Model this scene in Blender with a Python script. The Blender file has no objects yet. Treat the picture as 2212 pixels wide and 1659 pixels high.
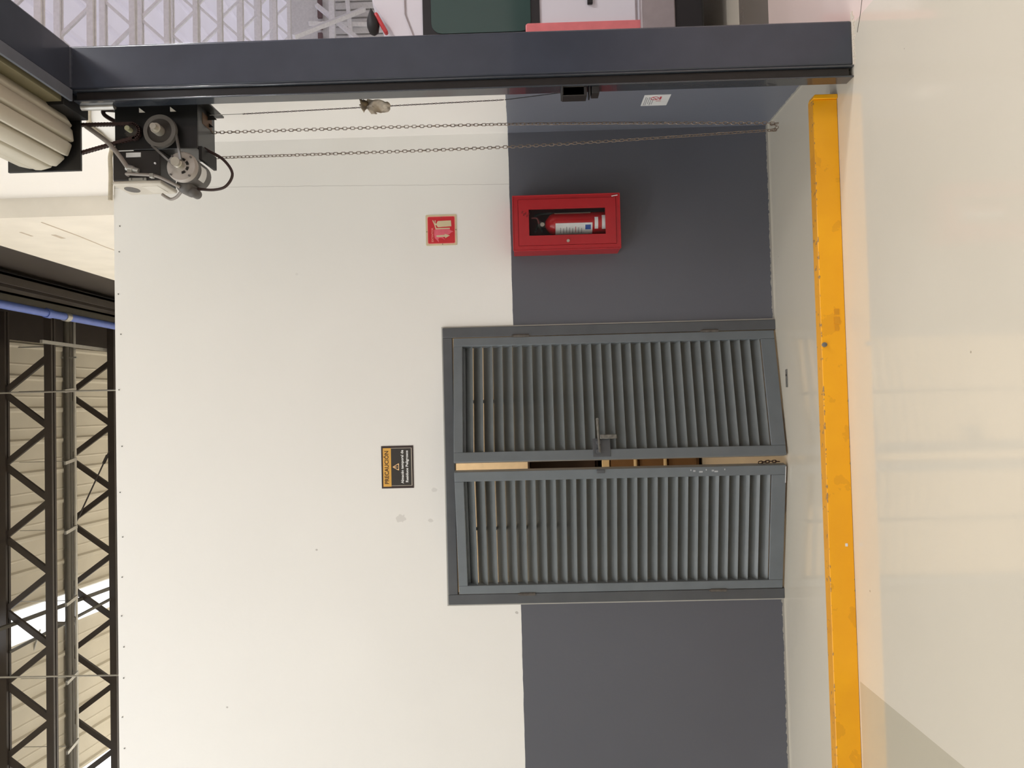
import bpy, bmesh, math, random
from math import pi, sin, cos, radians
from mathutils import Vector, Matrix
random.seed(7)
S = bpy.context.scene
COL = S.collection

# ------------------------------------------------------------------ camera
# world: X right along the front wall, Y into the depth, Z up; metres
cam_d = bpy.data.cameras.new('camera'); cam = bpy.data.objects.new('camera', cam_d); COL.objects.link(cam)
cam_d.sensor_fit = 'HORIZONTAL'; cam_d.sensor_width = 36.0; cam_d.lens = 36.0 * 1661.0 / 2212.0
cam_d.clip_start = 0.05; cam_d.clip_end = 200
R = Matrix(((0.99928250, 0.02872255, 0.02468815), (-0.02827768, 0.99943470, -0.01818369), (-0.02519647, 0.01747252, 0.99952981)))
cx, cy, cz = R.col[0], R.col[1], R.col[2]          # upright right, forward, up
rot = Matrix((-cz, cx, -cy)).transposed()           # the photograph was taken with the phone on its side
cam.matrix_world = Matrix.Translation((0, 0, 1.62)) @ rot.to_4x4()
S.camera = cam

# ------------------------------------------------------------------ world, lamps, exposure
w = bpy.data.worlds.new('sky'); S.world = w; w.use_nodes = True
w.node_tree.nodes['Background'].inputs[0].default_value = (0.93, 0.96, 1.0, 1)
w.node_tree.nodes['Background'].inputs[1].default_value = 2.2
S.view_settings.view_transform = 'Standard'; S.view_settings.look = 'None'
S.view_settings.exposure = 0.08; S.view_settings.gamma = 1.0; S.view_settings.use_curve_mapping = False

def lamp(name, loc, size, power, col, aim=None, size_y=None):
    d = bpy.data.lights.new(name, 'AREA'); d.energy = power; d.color = col
    d.shape = 'RECTANGLE'; d.size = size; d.size_y = size_y or size
    o = bpy.data.objects.new(name, d); COL.objects.link(o); o.location = loc
    if aim:
        o.rotation_euler = (Vector(aim) - Vector(loc)).to_track_quat('-Z', 'Y').to_euler()
    return o
WARM = (0.94, 0.985, 1.05)
for lx, k in ((-8.5, 1.45), (-5.0, 1.0), (-1.6, 0.55)):                         # high bay lamps under the hall roof, behind the camera
    for ly, pw in ((-5.0, 78), (-1.0, 88), (2.4, 92)):
        lamp('hall_light', (lx, ly, 8.2), 1.4, pw * k, WARM)
for ly in (8.5, 11.5, 14.5):                          # added unseen lamps, brightening the roof deck and upper wall
    lamp('hall_light', (-8.3, ly, 7.6), 1.4, 430, WARM)
for lx, ly in ((5.0, -3.0), (10.5, 0.0), (12.0, 12.0)):   # added unseen lamps, cool, to light the van and bay floor
    lamp('added_bay_light', (lx, ly, 9.0), 1.4, 175, (0.95, 0.97, 1.0))
lamp('added_bay_light', (7.6, 1.75, 7.6), 0.6, 330, (1.0, 0.98, 0.97))  # added and unseen, placed to cast the post's wedge shadow on the floor
lamp('store_lamp', (-0.8, 5.5, 4.0), 0.4, 38, (1.0, 0.80, 0.58), aim=(-0.8, 7.6, 1.0), size_y=0.4)

# ------------------------------------------------------------------ materials
def lin(c):
    return tuple((v / 12.92 if v <= 0.04045 else ((v + 0.055) / 1.055) ** 2.4) for v in [k / 255 for k in c]) + (1.0,)
MATS = {}
def mat(name, rgb, rough=0.5, metal=0.0, noise=0.06, scale=14.0, bump=0.0, spec=0.5, coat=0.0):
    if name in MATS: return MATS[name]
    m = bpy.data.materials.new(name); m.use_nodes = True
    nt = m.node_tree; b = nt.nodes['Principled BSDF']
    c = lin(rgb)
    tc = nt.nodes.new('ShaderNodeTexCoord'); nz = nt.nodes.new('ShaderNodeTexNoise')
    nz.inputs['Scale'].default_value = scale; nz.inputs['Detail'].default_value = 5
    nt.links.new(tc.outputs['Object'], nz.inputs['Vector'])
    rp = nt.nodes.new('ShaderNodeValToRGB')
    rp.color_ramp.elements[0].position = 0.3; rp.color_ramp.elements[1].position = 0.7
    rp.color_ramp.elements[0].color = tuple(v * (1 - noise) for v in c[:3]) + (1,)
    rp.color_ramp.elements[1].color = tuple(min(1, v * (1 + noise)) for v in c[:3]) + (1,)
    nt.links.new(nz.outputs['Fac'], rp.inputs['Fac']); nt.links.new(rp.outputs['Color'], b.inputs['Base Color'])
    b.inputs['Roughness'].default_value = rough; b.inputs['Metallic'].default_value = metal
    b.inputs['Specular IOR Level'].default_value = spec; b.inputs['Coat Weight'].default_value = coat
    if bump:
        bp = nt.nodes.new('ShaderNodeBump'); bp.inputs['Strength'].default_value = bump; bp.inputs['Distance'].default_value = 0.01
        nt.links.new(nz.outputs['Fac'], bp.inputs['Height']); nt.links.new(bp.outputs['Normal'], b.inputs['Normal'])
    MATS[name] = m
    return m
def N(nt, t, **kw):
    n = nt.nodes.new(t)
    for k, v in kw.items(): setattr(n, k, v)
    return n
def math_node(nt, op, a, b=None):
    n = N(nt, 'ShaderNodeMath', operation=op)
    for i, v in enumerate((a, b)):
        if v is None: continue
        if isinstance(v, (int, float)): n.inputs[i].default_value = v
        else: nt.links.new(v, n.inputs[i])
    return n.outputs[0]
def mixc(nt, fac, a, b):
    n = N(nt, 'ShaderNodeMix', data_type='RGBA')
    for sock, v in ((n.inputs[0], fac), (n.inputs[6], a), (n.inputs[7], b)):
        if isinstance(v, (int, float, tuple)): sock.default_value = v
        else: nt.links.new(v, sock)
    return n.outputs[2]

def wall_paint(name, white, dark, band, slope, spots=(), crack=None, rough=0.42):
    """cream wall with a slate wainscot painted up to `band` metres (brush-uneven edge), smudges and a fine plaster crack"""
    m = bpy.data.materials.new(name); m.use_nodes = True; nt = m.node_tree; b = nt.nodes['Principled BSDF']
    tc = N(nt, 'ShaderNodeTexCoord'); sx = N(nt, 'ShaderNodeSeparateXYZ'); nt.links.new(tc.outputs['Object'], sx.inputs[0])
    X, Y, Z = sx.outputs
    nz = N(nt, 'ShaderNodeTexNoise'); nz.inputs['Scale'].default_value = 9; nz.inputs['Detail'].default_value = 6
    nt.links.new(tc.outputs['Object'], nz.inputs['Vector'])
    big = N(nt, 'ShaderNodeTexNoise'); big.inputs['Scale'].default_value = 1.1; big.inputs['Detail'].default_value = 3
    nt.links.new(tc.outputs['Object'], big.inputs['Vector'])
    fine = N(nt, 'ShaderNodeTexNoise'); fine.inputs['Scale'].default_value = 45; fine.inputs['Detail'].default_value = 4
    nt.links.new(tc.outputs['Object'], fine.inputs['Vector'])
    wc = mixc(nt, big.outputs['Fac'], tuple(v * 0.96 for v in lin(white)[:3]) + (1,), tuple(min(1, v * 1.03) for v in lin(white)[:3]) + (1,))
    for (px, pz, r, a) in spots:                       # hand marks and scuffs on the paint
        dx = math_node(nt, 'SUBTRACT', X, px); dz = math_node(nt, 'MULTIPLY', math_node(nt, 'SUBTRACT', Z, pz), 0.8)
        d = math_node(nt, 'SQRT', math_node(nt, 'ADD', math_node(nt, 'MULTIPLY', dx, dx), math_node(nt, 'MULTIPLY', dz, dz)))
        k = math_node(nt, 'MULTIPLY', math_node(nt, 'LESS_THAN', math_node(nt, 'ADD', d, math_node(nt, 'MULTIPLY', fine.outputs['Fac'], r * 1.5)), r * 1.55), a)
        wc = mixc(nt, k, wc, lin((120, 108, 98)))
    if crack:
        off = math_node(nt, 'MULTIPLY', math_node(nt, 'SUBTRACT', nz.outputs['Fac'], 0.5), 0.012)
        d = math_node(nt, 'ABSOLUTE', math_node(nt, 'ADD', math_node(nt, 'SUBTRACT', X, math_node(nt, 'ADD', math_node(nt, 'MULTIPLY', Z, 0.02), crack)), off))
        wc = mixc(nt, math_node(nt, 'MULTIPLY', math_node(nt, 'LESS_THAN', d, 0.0016), 0.35), wc, lin((120, 112, 100)))
    dc = mixc(nt, big.outputs['Fac'], tuple(v * 0.9 for v in lin(dark)[:3]) + (1,), tuple(v * 1.1 for v in lin(dark)[:3]) + (1,))
    edge = math_node(nt, 'ADD', math_node(nt, 'ADD', band, math_node(nt, 'MULTIPLY', X, slope)), math_node(nt, 'MULTIPLY', math_node(nt, 'SUBTRACT', nz.outputs['Fac'], 0.5), 0.008))
    isd = math_node(nt, 'LESS_THAN', Z, edge)
    col = mixc(nt, isd, wc, dc)
    low = math_node(nt, 'LESS_THAN', Z, math_node(nt, 'MULTIPLY', fine.outputs['Fac'], 0.024))
    col = mixc(nt, math_node(nt, 'MULTIPLY', low, 0.6), col, lin((190, 184, 170)))
    nt.links.new(col, b.inputs['Base Color'])
    rr = N(nt, 'ShaderNodeMix', data_type='FLOAT'); nt.links.new(isd, rr.inputs[0]); rr.inputs[2].default_value = 0.6; rr.inputs[3].default_value = rough
    nt.links.new(rr.outputs[0], b.inputs['Roughness'])
    bp = N(nt, 'ShaderNodeBump'); bp.inputs['Strength'].default_value = 0.12; bp.inputs['Distance'].default_value = 0.004
    nt.links.new(fine.outputs['Fac'], bp.inputs['Height']); nt.links.new(bp.outputs['Normal'], b.inputs['Normal'])
    return m
M_FRONT = wall_paint('front_wall_paint', (242, 239, 233), (91, 92, 99), 1.689, 0.003,
                     spots=((-0.71, 2.451, 0.03, 0.2), (-0.529, 2.228, 0.018, 0.16), (-0.729, 2.256, 0.016, 0.2), (-1.329, 1.715, 0.012, 0.4), (0.9, 3.1, 0.010, 0.1), (-1.9, 3.6, 0.008, 0.5), (-0.9, 3.0, 0.006, 0.5)), crack=1.418)
M_SIDE = wall_paint('side_wall_sheen_paint', (244, 240, 234), (114, 117, 127), 1.694, 0.0)  # wainscot colour lightened to carry the sheen on this side
M_STORE = mat('store_paint', (226, 205, 170), 0.7)
M_WHITE = mat('white_paint', (226, 224, 222), 0.6)
M_UPPER = mat('upper_wall_paint', (236, 229, 216), 0.6, noise=0.05, scale=3)

def floor_mat(name, rgb, rough=0.095):
    m = bpy.data.materials.new(name); m.use_nodes = True; nt = m.node_tree; b = nt.nodes['Principled BSDF']
    tc = N(nt, 'ShaderNodeTexCoord')
    a = N(nt, 'ShaderNodeTexNoise'); a.inputs['Scale'].default_value = 0.9; a.inputs['Detail'].default_value = 4
    f = N(nt, 'ShaderNodeTexNoise'); f.inputs['Scale'].default_value = 26; f.inputs['Detail'].default_value = 3
    v = N(nt, 'ShaderNodeTexVoronoi'); v.inputs['Scale'].default_value = 5.5; v.inputs['Randomness'].default_value = 1
    for n in (a, f, v): nt.links.new(tc.outputs['Object'], n.inputs['Vector'])
    c = lin(rgb)
    col = mixc(nt, a.outputs['Fac'], tuple(k * 0.93 for k in c[:3]) + (1,), tuple(min(1, k * 1.06) for k in c[:3]) + (1,))
    pick = math_node(nt, 'GREATER_THAN', N(nt, 'ShaderNodeSeparateColor').outputs[0], 0.5)
    sep = nt.nodes[-2] if False else None
    sc = N(nt, 'ShaderNodeSeparateColor'); nt.links.new(v.outputs['Color'], sc.inputs[0])
    speck = math_node(nt, 'MULTIPLY', math_node(nt, 'LESS_THAN', v.outputs['Distance'], 0.028), math_node(nt, 'GREATER_THAN', sc.outputs[0], 0.72))
    col = mixc(nt, math_node(nt, 'MULTIPLY', speck, 0.55), col, lin((110, 96, 76)))
    nt.links.new(col, b.inputs['Base Color'])
    rg = math_node(nt, 'ADD', math_node(nt, 'MULTIPLY', f.outputs['Fac'], 0.04), rough - 0.02)
    nt.links.new(rg, b.inputs['Roughness'])
    bp = N(nt, 'ShaderNodeBump'); b.inputs['Coat Weight'].default_value = 0.5; b.inputs['Coat Roughness'].default_value = 0.06
    bp.inputs['Strength'].default_value = 0.02; bp.inputs['Distance'].default_value = 0.01
    nt.links.new(a.outputs['Fac'], bp.inputs['Height']); nt.links.new(bp.outputs['Normal'], b.inputs['Normal'])
    return m
M_FLOOR = floor_mat('floor_epoxy', (210, 201, 183))
M_FLOOR2 = floor_mat('floor_epoxy_dark', (186, 177, 156))  # darker tone for the left floor area before the rail
M_FLOOR3 = floor_mat('floor_strip_dark', (120, 112, 102), 0.25)  # darker strip across the next bay's floor
M_FLOOR4 = floor_mat('floor_epoxy_bay', (226, 206, 194), 0.2)

def rail_mat():
    m = mat('yellow_paint', (255, 176, 12), 0.35, noise=0.05, scale=6)
    nt = m.node_tree; b = nt.nodes['Principled BSDF']
    tc = N(nt, 'ShaderNodeTexCoord'); sx = N(nt, 'ShaderNodeSeparateXYZ'); nt.links.new(tc.outputs['Object'], sx.inputs[0])
    n1 = N(nt, 'ShaderNodeTexNoise'); n1.inputs['Scale'].default_value = 38; n1.inputs['Detail'].default_value = 6
    n2 = N(nt, 'ShaderNodeTexNoise'); n2.inputs['Scale'].default_value = 7; n2.inputs['Detail'].default_value = 5
    for n in (n1, n2): nt.links.new(tc.outputs['Object'], n.inputs['Vector'])
    top = math_node(nt, 'ABSOLUTE', math_node(nt, 'SUBTRACT', sx.outputs[2], 0.121))
    bot = math_node(nt, 'ABSOLUTE', math_node(nt, 'SUBTRACT', sx.outputs[2], 0.0))
    d = math_node(nt, 'MINIMUM', top, bot)
    chip = math_node(nt, 'LESS_THAN', math_node(nt, 'ADD', d, math_node(nt, 'MULTIPLY', n1.outputs['Fac'], 0.03)), 0.0135)
    dust = math_node(nt, 'MULTIPLY', math_node(nt, 'GREATER_THAN', n2.outputs['Fac'], 0.62), 0.3)
    onTop = math_node(nt, 'MULTIPLY', math_node(nt, 'GREATER_THAN', sx.outputs[2], 0.1225), 0.5)
    src = b.inputs['Base Color'].links[0].from_socket
    c = mixc(nt, dust, src, lin((212, 140, 20)))
    c = mixc(nt, onTop, c, lin((168, 118, 62)))
    c = mixc(nt, math_node(nt, 'MULTIPLY', chip, 0.85), c, lin((140, 112, 84)))
    nt.links.new(c, b.inputs['Base Color'])
    return m
M_RAIL = rail_mat()

M_STEEL = mat('charcoal_gloss_paint', (54, 59, 70), 0.24, noise=0.08, scale=5, coat=0.2)
M_BLACK = mat('black_paint', (30, 29, 28), 0.32)
M_SLOT = mat('slot_black', (20, 16, 13), 0.4)
M_BLACKM = mat('black_matt', (24, 22, 21), 0.6)
M_DOOR = mat('door_grey_paint', (108, 114, 118), 0.4, noise=0.06, scale=8)
M_JAMB = mat('jamb_grey_paint', (82, 84, 87), 0.4, noise=0.08, scale=8)
M_SLAT = mat('slat_grey_paint', (114, 118, 118), 0.33, noise=0.06, scale=8)
M_RUST = mat('rusty_hinge', (88, 82, 76), 0.5, noise=0.3, scale=40)
M_IRON = mat('worn_iron', (120, 118, 112), 0.45, metal=0.3, noise=0.3, scale=50)
M_GALV = mat('galvanised_steel', (176, 174, 168), 0.35, metal=0.6)
M_CHAIN = mat('chain_steel', (138, 124, 112), 0.45, metal=0.55, noise=0.25, scale=60)
M_DCHAIN = mat('dark_chain', (62, 44, 40), 0.5, metal=0.3)
M_CREAM = mat('shutter_cream', (194, 186, 168), 0.4, noise=0.05, scale=5)
M_OLIVE = mat('shutter_hem_olive', (132, 124, 96), 0.5)
M_RED = mat('cabinet_red', (174, 36, 42), 0.3, noise=0.04)
M_REDD = mat('cabinet_inside_red', (74, 14, 18), 0.6)
M_EXT = mat('extinguisher_red', (176, 22, 28), 0.25)
M_SIGNRED = mat('sign_red', (205, 42, 52), 0.4)
M_SIGNPINK = mat('sign_pink', (228, 104, 120), 0.4, noise=0.14, scale=20)
M_SIGNTAN = mat('sign_luminous_tan', (214, 196, 160), 0.5)
M_SIGNLINE = mat('sign_line', (240, 150, 140), 0.5)
M_AMBER = mat('sign_amber', (226, 172, 78), 0.5)
M_SBLACK = mat('sign_black', (52, 47, 42), 0.5)
M_SWHITE = mat('sign_white', (240, 240, 238), 0.5)
M_BROWN = mat('sign_brown_ink', (82, 52, 16), 0.5)
M_PALE = mat('paper_white', (226, 226, 224), 0.6)
M_INK = mat('grey_ink', (140, 140, 142), 0.6)
M_RINK = mat('red_ink', (190, 80, 90), 0.6)
M_BLUE = mat('blue_ink', (52, 84, 160), 0.5)
M_MOTOR = mat('motor_grey', (168, 160, 152), 0.45)
M_MOTORD = mat('motor_dark_grey', (92, 88, 84), 0.5)
M_PULLEY = mat('pulley_grey', (96, 92, 86), 0.5)
M_PULLEYD = mat('pulley_web', (52, 47, 42), 0.6)
M_SHAFT = mat('shaft_bright', (190, 184, 170), 0.3, metal=0.5)
M_COVER = mat('box_cover_cream', (202, 194, 180), 0.45)
M_CABLE = mat('grey_cable', (142, 134, 126), 0.5)
M_DCABLE = mat('dark_cable', (54, 36, 32), 0.45)
M_TRUSS = mat('truss_brown_paint', (46, 38, 33), 0.5, noise=0.15, scale=4)
M_TRUSSG = mat('roof_steel_grey', (72, 68, 60), 0.5)
M_DECK = mat('deck_beige', (205, 197, 180), 0.6, noise=0.04, scale=2)
M_PIPE = mat('blue_pipe_paint', (92, 112, 184), 0.4)
M_WTRUSS = mat('white_truss_paint', (244, 242, 243), 0.5)
M_VAN = mat('van_white', (214, 211, 217), 0.35, noise=0.03, scale=2)
M_VANG = mat('van_grey_panel', (150, 140, 140), 0.4)
M_RUBBER = mat('black_rubber', (22, 20, 22), 0.5)
M_TAIL = mat('tail_lamp_red', (216, 118, 120), 0.3)
M_BEACON = mat('beacon_red', (190, 60, 64), 0.25)
M_HUB = mat('wheel_steel', (150, 150, 150), 0.4, metal=0.5)
M_WOOD = mat('drawer_brown', (118, 88, 56), 0.55, noise=0.08, scale=6)
M_DWOOD = mat('dark_case_brown', (58, 40, 26), 0.6)
M_PULL = mat('drawer_pull_cream', (226, 204, 160), 0.5)
M_RAG = mat('rag_cloth', (186, 172, 154), 0.9, noise=0.22, scale=30)
M_RAGD = mat('rag_knot_cloth', (92, 76, 52), 0.9, noise=0.3, scale=40)
M_TAPE = mat('old_tape', (222, 150, 16), 0.5)
M_CHIP = mat('bare_chip', (214, 202, 184), 0.6)

def glass_mat(name, col, alpha, rough=0.03):
    m = bpy.data.materials.new(name); m.use_nodes = True; nt = m.node_tree
    b = nt.nodes['Principled BSDF']; b.inputs['Base Color'].default_value = lin(col); b.inputs['Roughness'].default_value = rough
    tr = N(nt, 'ShaderNodeBsdfTransparent'); mx = N(nt, 'ShaderNodeMixShader'); mx.inputs[0].default_value = alpha
    out = nt.nodes['Material Output']
    nt.links.new(tr.outputs[0], mx.inputs[1]); nt.links.new(b.outputs[0], mx.inputs[2]); nt.links.new(mx.outputs[0], out.inputs[0])
    return m
M_GLASS = glass_mat('clear_pane', (90, 95, 95), 0.05)
M_VGLASS = glass_mat('tinted_glass', (58, 78, 74), 0.97, 0.08)
def translucent(name, col, frac):
    m = bpy.data.materials.new(name); m.use_nodes = True; nt = m.node_tree
    b = nt.nodes['Principled BSDF']; b.inputs['Base Color'].default_value = lin(col); b.inputs['Roughness'].default_value = 0.5
    nz = N(nt, 'ShaderNodeTexNoise'); nz.inputs['Scale'].default_value = 1.3
    tc = N(nt, 'ShaderNodeTexCoord'); nt.links.new(tc.outputs['Object'], nz.inputs['Vector'])
    tr = N(nt, 'ShaderNodeBsdfTranslucent')
    c = mixc(nt, nz.outputs['Fac'], tuple(v * 0.8 for v in lin(col)[:3]) + (1,), lin(col)); nt.links.new(c, tr.inputs[0])
    mx = N(nt, 'ShaderNodeMixShader'); mx.inputs[0].default_value = frac
    nt.links.new(b.outputs[0], mx.inputs[1]); nt.links.new(tr.outputs[0], mx.inputs[2]); nt.links.new(mx.outputs[0], nt.nodes['Material Output'].inputs[0])
    return m
M_SKYL = translucent('skylight_sheet', (252, 250, 245), 0.85)
M_BAYROOF = translucent('bay_roof_sheet', (222, 216, 226), 0.24)

# ------------------------------------------------------------------ mesh helpers
class MB:
    def __init__(s): s.v = []; s.f = []; s.m = []; s.cur = 0
    def add(s, vs, fs):
        n = len(s.v); s.v += [tuple(p) for p in vs]
        for f in fs: s.f.append([n + i for i in f]); s.m.append(s.cur)
        return s
    def mat(s, i): s.cur = i; return s
    def box(s, x0, x1, y0, y1, z0, z1, M=None):
        vs = [Vector((x, y, z)) for x in (x0, x1) for y in (y0, y1) for z in (z0, z1)]
        if M: vs = [M @ v for v in vs]
        return s.add(vs, [(0, 1, 3, 2), (4, 6, 7, 5), (0, 4, 5, 1), (2, 3, 7, 6), (0, 2, 6, 4), (1, 5, 7, 3)])
    def bar(s, a, b, w, h, up=(0, 0, 1)):
        a, b = Vector(a), Vector(b); t = (b - a).normalized(); u = Vector(up)
        x = t.cross(u)
        if x.length < 1e-4: x = t.cross(Vector((1, 0, 0)))
        x.normalize(); y = x.cross(t)
        vs = [p + x * (i * w / 2) + y * (j * h / 2) for p in (a, b) for i in (-1, 1) for j in (-1, 1)]
        return s.add(vs, [(0, 1, 3, 2), (4, 6, 7, 5), (0, 4, 5, 1), (2, 3, 7, 6), (0, 2, 6, 4), (1, 5, 7, 3)])
    def rings(s, rs, cap=True, close=False):
        n = len(rs[0]); vs = [p for r in rs for p in r]; fs = []
        k = len(rs)
        for i in range(k if close else k - 1):
            j = (i + 1) % k
            for q in range(n): fs.append((i * n + q, i * n + (q + 1) % n, j * n + (q + 1) % n, j * n + q))
        if cap and not close: fs += [tuple(range(n))[::-1], tuple((k - 1) * n + q for q in range(n))]
        return s.add(vs, fs)
    def lathe(s, o, axis, prof, n=24, close=False):
        """prof = [(distance along axis, radius)]"""
        o = Vector(o); t = Vector(axis).normalized(); u = t.orthogonal().normalized(); v = t.cross(u)
        return s.rings([[o + t * d + (u * cos(2 * pi * q / n) + v * sin(2 * pi * q / n)) * max(r, 1e-4) for q in range(n)] for d, r in prof], not close, close)
    def cyl(s, a, b, r, n=16):
        a, b = Vector(a), Vector(b); return s.lathe(a, b - a, [(0, r), ((b - a).length, r)], n)
    def tube(s, pts, r, n=8, close=False):
        P = [Vector(p) for p in pts]; k = len(P); rs = []; u = None
        for i in range(k):
            a = P[i - 1] if (i or close) else P[i]; b = P[(i + 1) % k] if (i < k - 1 or close) else P[i]
            t = (b - a).normalized()
            if u is None: u = t.orthogonal().normalized()
            u = (u - t * u.dot(t)).normalized(); v = t.cross(u)
            rs.append([P[i] + (u * cos(2 * pi * q / n) + v * sin(2 * pi * q / n)) * r for q in range(n)])
        return s.rings(rs, True, close)
    def prism(s, poly, y0, y1):
        """outline in X,Z extruded along Y"""
        n = len(poly); vs = [(x, y0, z) for x, z in poly] + [(x, y1, z) for x, z in poly]
        return s.add(vs, [tuple(range(n)), tuple(range(2 * n - 1, n - 1, -1))] + [(i, n + i, n + (i + 1) % n, (i + 1) % n) for i in range(n)])
    def build(s, name, mats, parent=None, bevel=0, smooth=True, seg=2):
        me = bpy.data.meshes.new(name); me.from_pydata(s.v, [], s.f)
        bm = bmesh.new(); bm.from_mesh(me); bmesh.ops.recalc_face_normals(bm, faces=bm.faces)
        bm.to_mesh(me); bm.free()
        if not isinstance(mats, (list, tuple)): mats = [mats]
        for m in mats: me.materials.append(m)
        me.polygons.foreach_set('material_index', s.m)
        if smooth:
            me.polygons.foreach_set('use_smooth', [True] * len(me.polygons)); me.set_sharp_from_angle(angle=radians(50))
        o = bpy.data.objects.new(name, me); COL.objects.link(o)
        if parent: adopt(o, parent)
        if bevel:
            b = o.modifiers.new('edge', 'BEVEL'); b.width = bevel; b.segments = seg; b.limit_method = 'ANGLE'; b.angle_limit = radians(40)
        return o
def world_of(o):
    m = o.matrix_basis.copy()
    return (world_of(o.parent) @ o.matrix_parent_inverse @ m) if o.parent else m
def adopt(o, parent):
    o.parent = parent; o.matrix_parent_inverse = world_of(parent).inverted()
def thing(name, label, cat, loc=(0, 0, 0), group=None):
    o = bpy.data.objects.new(name, None); COL.objects.link(o); o.location = loc; o.empty_display_size = 0.1
    return tag(o, label, cat, group)
def tag(o, label, cat=None, group=None, kind=None):
    o['label'] = label
    if cat: o['category'] = cat
    if group: o['group'] = group
    if kind: o['kind'] = kind
    return o
def struct(o, label=None):
    o['kind'] = 'structure'
    if label: o['label'] = label
    return o
def smoothpath(pts, k=6):
    P = [Vector(p) for p in pts]; out = []
    for i in range(len(P) - 1):
        a, b, c, d = P[max(i - 1, 0)], P[i], P[i + 1], P[min(i + 2, len(P) - 1)]
        for j in range(k):
            t = j / k
            out.append(0.5 * ((2 * b) + (c - a) * t + (2 * a - 5 * b + 4 * c - d) * t * t + (3 * b - a - 3 * c + d) * t ** 3))
    return out + [P[-1]]
def copy_to(o, delta, parent=None):
    """a copy of a thing with copies of its parts and sub-parts"""
    c = o.copy(); COL.objects.link(c)
    if parent: c.parent = parent; c.matrix_parent_inverse = o.matrix_parent_inverse
    else: c.location = Vector(o.location) + Vector(delta)
    for ch in list(o.children): copy_to(ch, delta, c)
    return c
def rrect(x0, x1, z0, z1, r, n=4):
    out = []
    for (px, pz, a0) in ((x1 - r, z1 - r, 0), (x0 + r, z1 - r, 90), (x0 + r, z0 + r, 180), (x1 - r, z0 + r, 270)):
        for i in range(n + 1):
            a = radians(a0 + 90 * i / n); out.append((px + r * cos(a), pz + r * sin(a)))
    return out
def lettering(body, size, x, z, y, m, parent, align='CENTER', bold=0.0, name='lettering', width=None, face='front'):
    cu = bpy.data.curves.new('txt', 'FONT'); cu.body = body; cu.size = size; cu.align_x = align; cu.align_y = 'CENTER'
    cu.extrude = 0.0006; cu.offset = bold; cu.resolution_u = 3
    t = bpy.data.objects.new('txt', cu); COL.objects.link(t); bpy.context.view_layer.update()
    me = bpy.data.meshes.new_from_object(t.evaluated_get(bpy.context.evaluated_depsgraph_get()))
    bpy.data.objects.remove(t); bpy.data.curves.remove(cu)
    me.materials.clear(); me.materials.append(m); me.name = name
    if width:
        xs = [v.co.x for v in me.vertices]; k = width / (max(xs) - min(xs))
        for v in me.vertices: v.co.x *= k
    T = Matrix.Translation((x, y, z)) @ Matrix.Rotation(pi / 2, 4, 'X')
    me.transform(T)
    o = bpy.data.objects.new(name, me); COL.objects.link(o); adopt(o, parent)
    return o

YW = 4.992                                             # the front wall's face
# ================================================================== SETTING
f = MB()
f.mat(0).box(-1.405, 1.80, -9, 24, -0.12, 0)
f.mat(0).box(-12, -1.405, 3.88, 24, -0.12, 0)
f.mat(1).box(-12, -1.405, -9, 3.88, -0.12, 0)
f.mat(2).box(1.80, 22, -9, 4.90, -0.12, 0)
f.mat(3).box(1.80, 22, 4.90, 5.55, -0.12, -0.002)
f.mat(0).box(1.80, 22, 5.55, 28, -0.12, 0)
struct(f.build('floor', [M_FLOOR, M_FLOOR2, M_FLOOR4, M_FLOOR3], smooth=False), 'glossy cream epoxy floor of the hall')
# a fine crack and broken plaster where the steel post meets the floor
g = MB()
for a, b in (((1.736, 3.638), (1.80, 3.60)), ((1.80, 3.60), (1.86, 3.575)), ((1.86, 3.575), (1.98, 3.50))):
    g.bar((a[0], a[1], 0.0008), (b[0], b[1], 0.0008), 0.004, 0.0012)
fl = bpy.data.objects['floor']
o = g.build('crack', M_RUST, fl)
g = MB()
for k in range(26):
    x = 1.60 + 0.25 * k / 25; d = random.uniform(0.006, 0.03)
    g.mat(0).prism([(x, 0), (x + 0.012, 0), (x + 0.010, 0.004), (x + 0.002, 0.003)], 3.69 - d, 3.70)
o = g.build('plaster_chip', M_CHIP, fl, smooth=False); o['kind'] = 'stuff'

wf = MB()
wf.box(-9, -1.273, YW, YW + 0.15, 0, 4.306)
wf.box(0.522, 1.80, YW, YW + 0.15, 0, 4.306)
wf.box(-1.273, 0.522, YW, YW + 0.15, 2.155, 4.306)
wall = struct(wf.build('wall_front', M_FRONT, smooth=False), 'cream wall with slate grey wainscot around the louvered door')
scr = None
for x in (1.25, 1.08, 0.80, 0.535, 0.17, -0.20, -0.50, -0.79, -1.05, -1.30, -1.50, -1.70, -1.95, -2.15):
    if scr is None:
        scr = MB().cyl((0, YW - 0.004, 0), (0, YW + 0.002, 0), 0.0042, 8).build('screw', M_IRON, wall); c = scr
    else:
        c = scr.copy(); COL.objects.link(c)
    c.location = (x, 0, 4.275 + 0.008 * sin(x * 9))
wr = MB().box(1.79, 1.812, 3.80, 6.14, 0, 7.4)
wall_r = struct(wr.build('wall_right', M_SIDE, smooth=False), 'short return wall behind the steel post')
up = MB().box(1.63, 1.98, 6.14, 24, 0, 6.53)
struct(up.build('wall_right_upper', M_UPPER, smooth=False), 'cream wall continuing behind the store room')
g = MB()                                              # stain lines along the upper wall
P = [(1.629, 6.3, 5.62)] + [(1.629, 6.3 + 0.5 * i, 5.62 + random.uniform(-.02, .02)) for i in range(1, 8)]
g.tube([(1.632, p[1], p[2]) for p in P], 0.008, 5)
g.box(1.628, 1.632, 6.62, 6.78, 6.0, 6.022); g.box(1.628, 1.632, 6.75, 6.9, 5.78, 5.82)
o = g.build('plaster_crack', mat('crack_brown', (196, 182, 164), 0.8), bpy.data.objects['wall_right_upper'])
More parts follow.
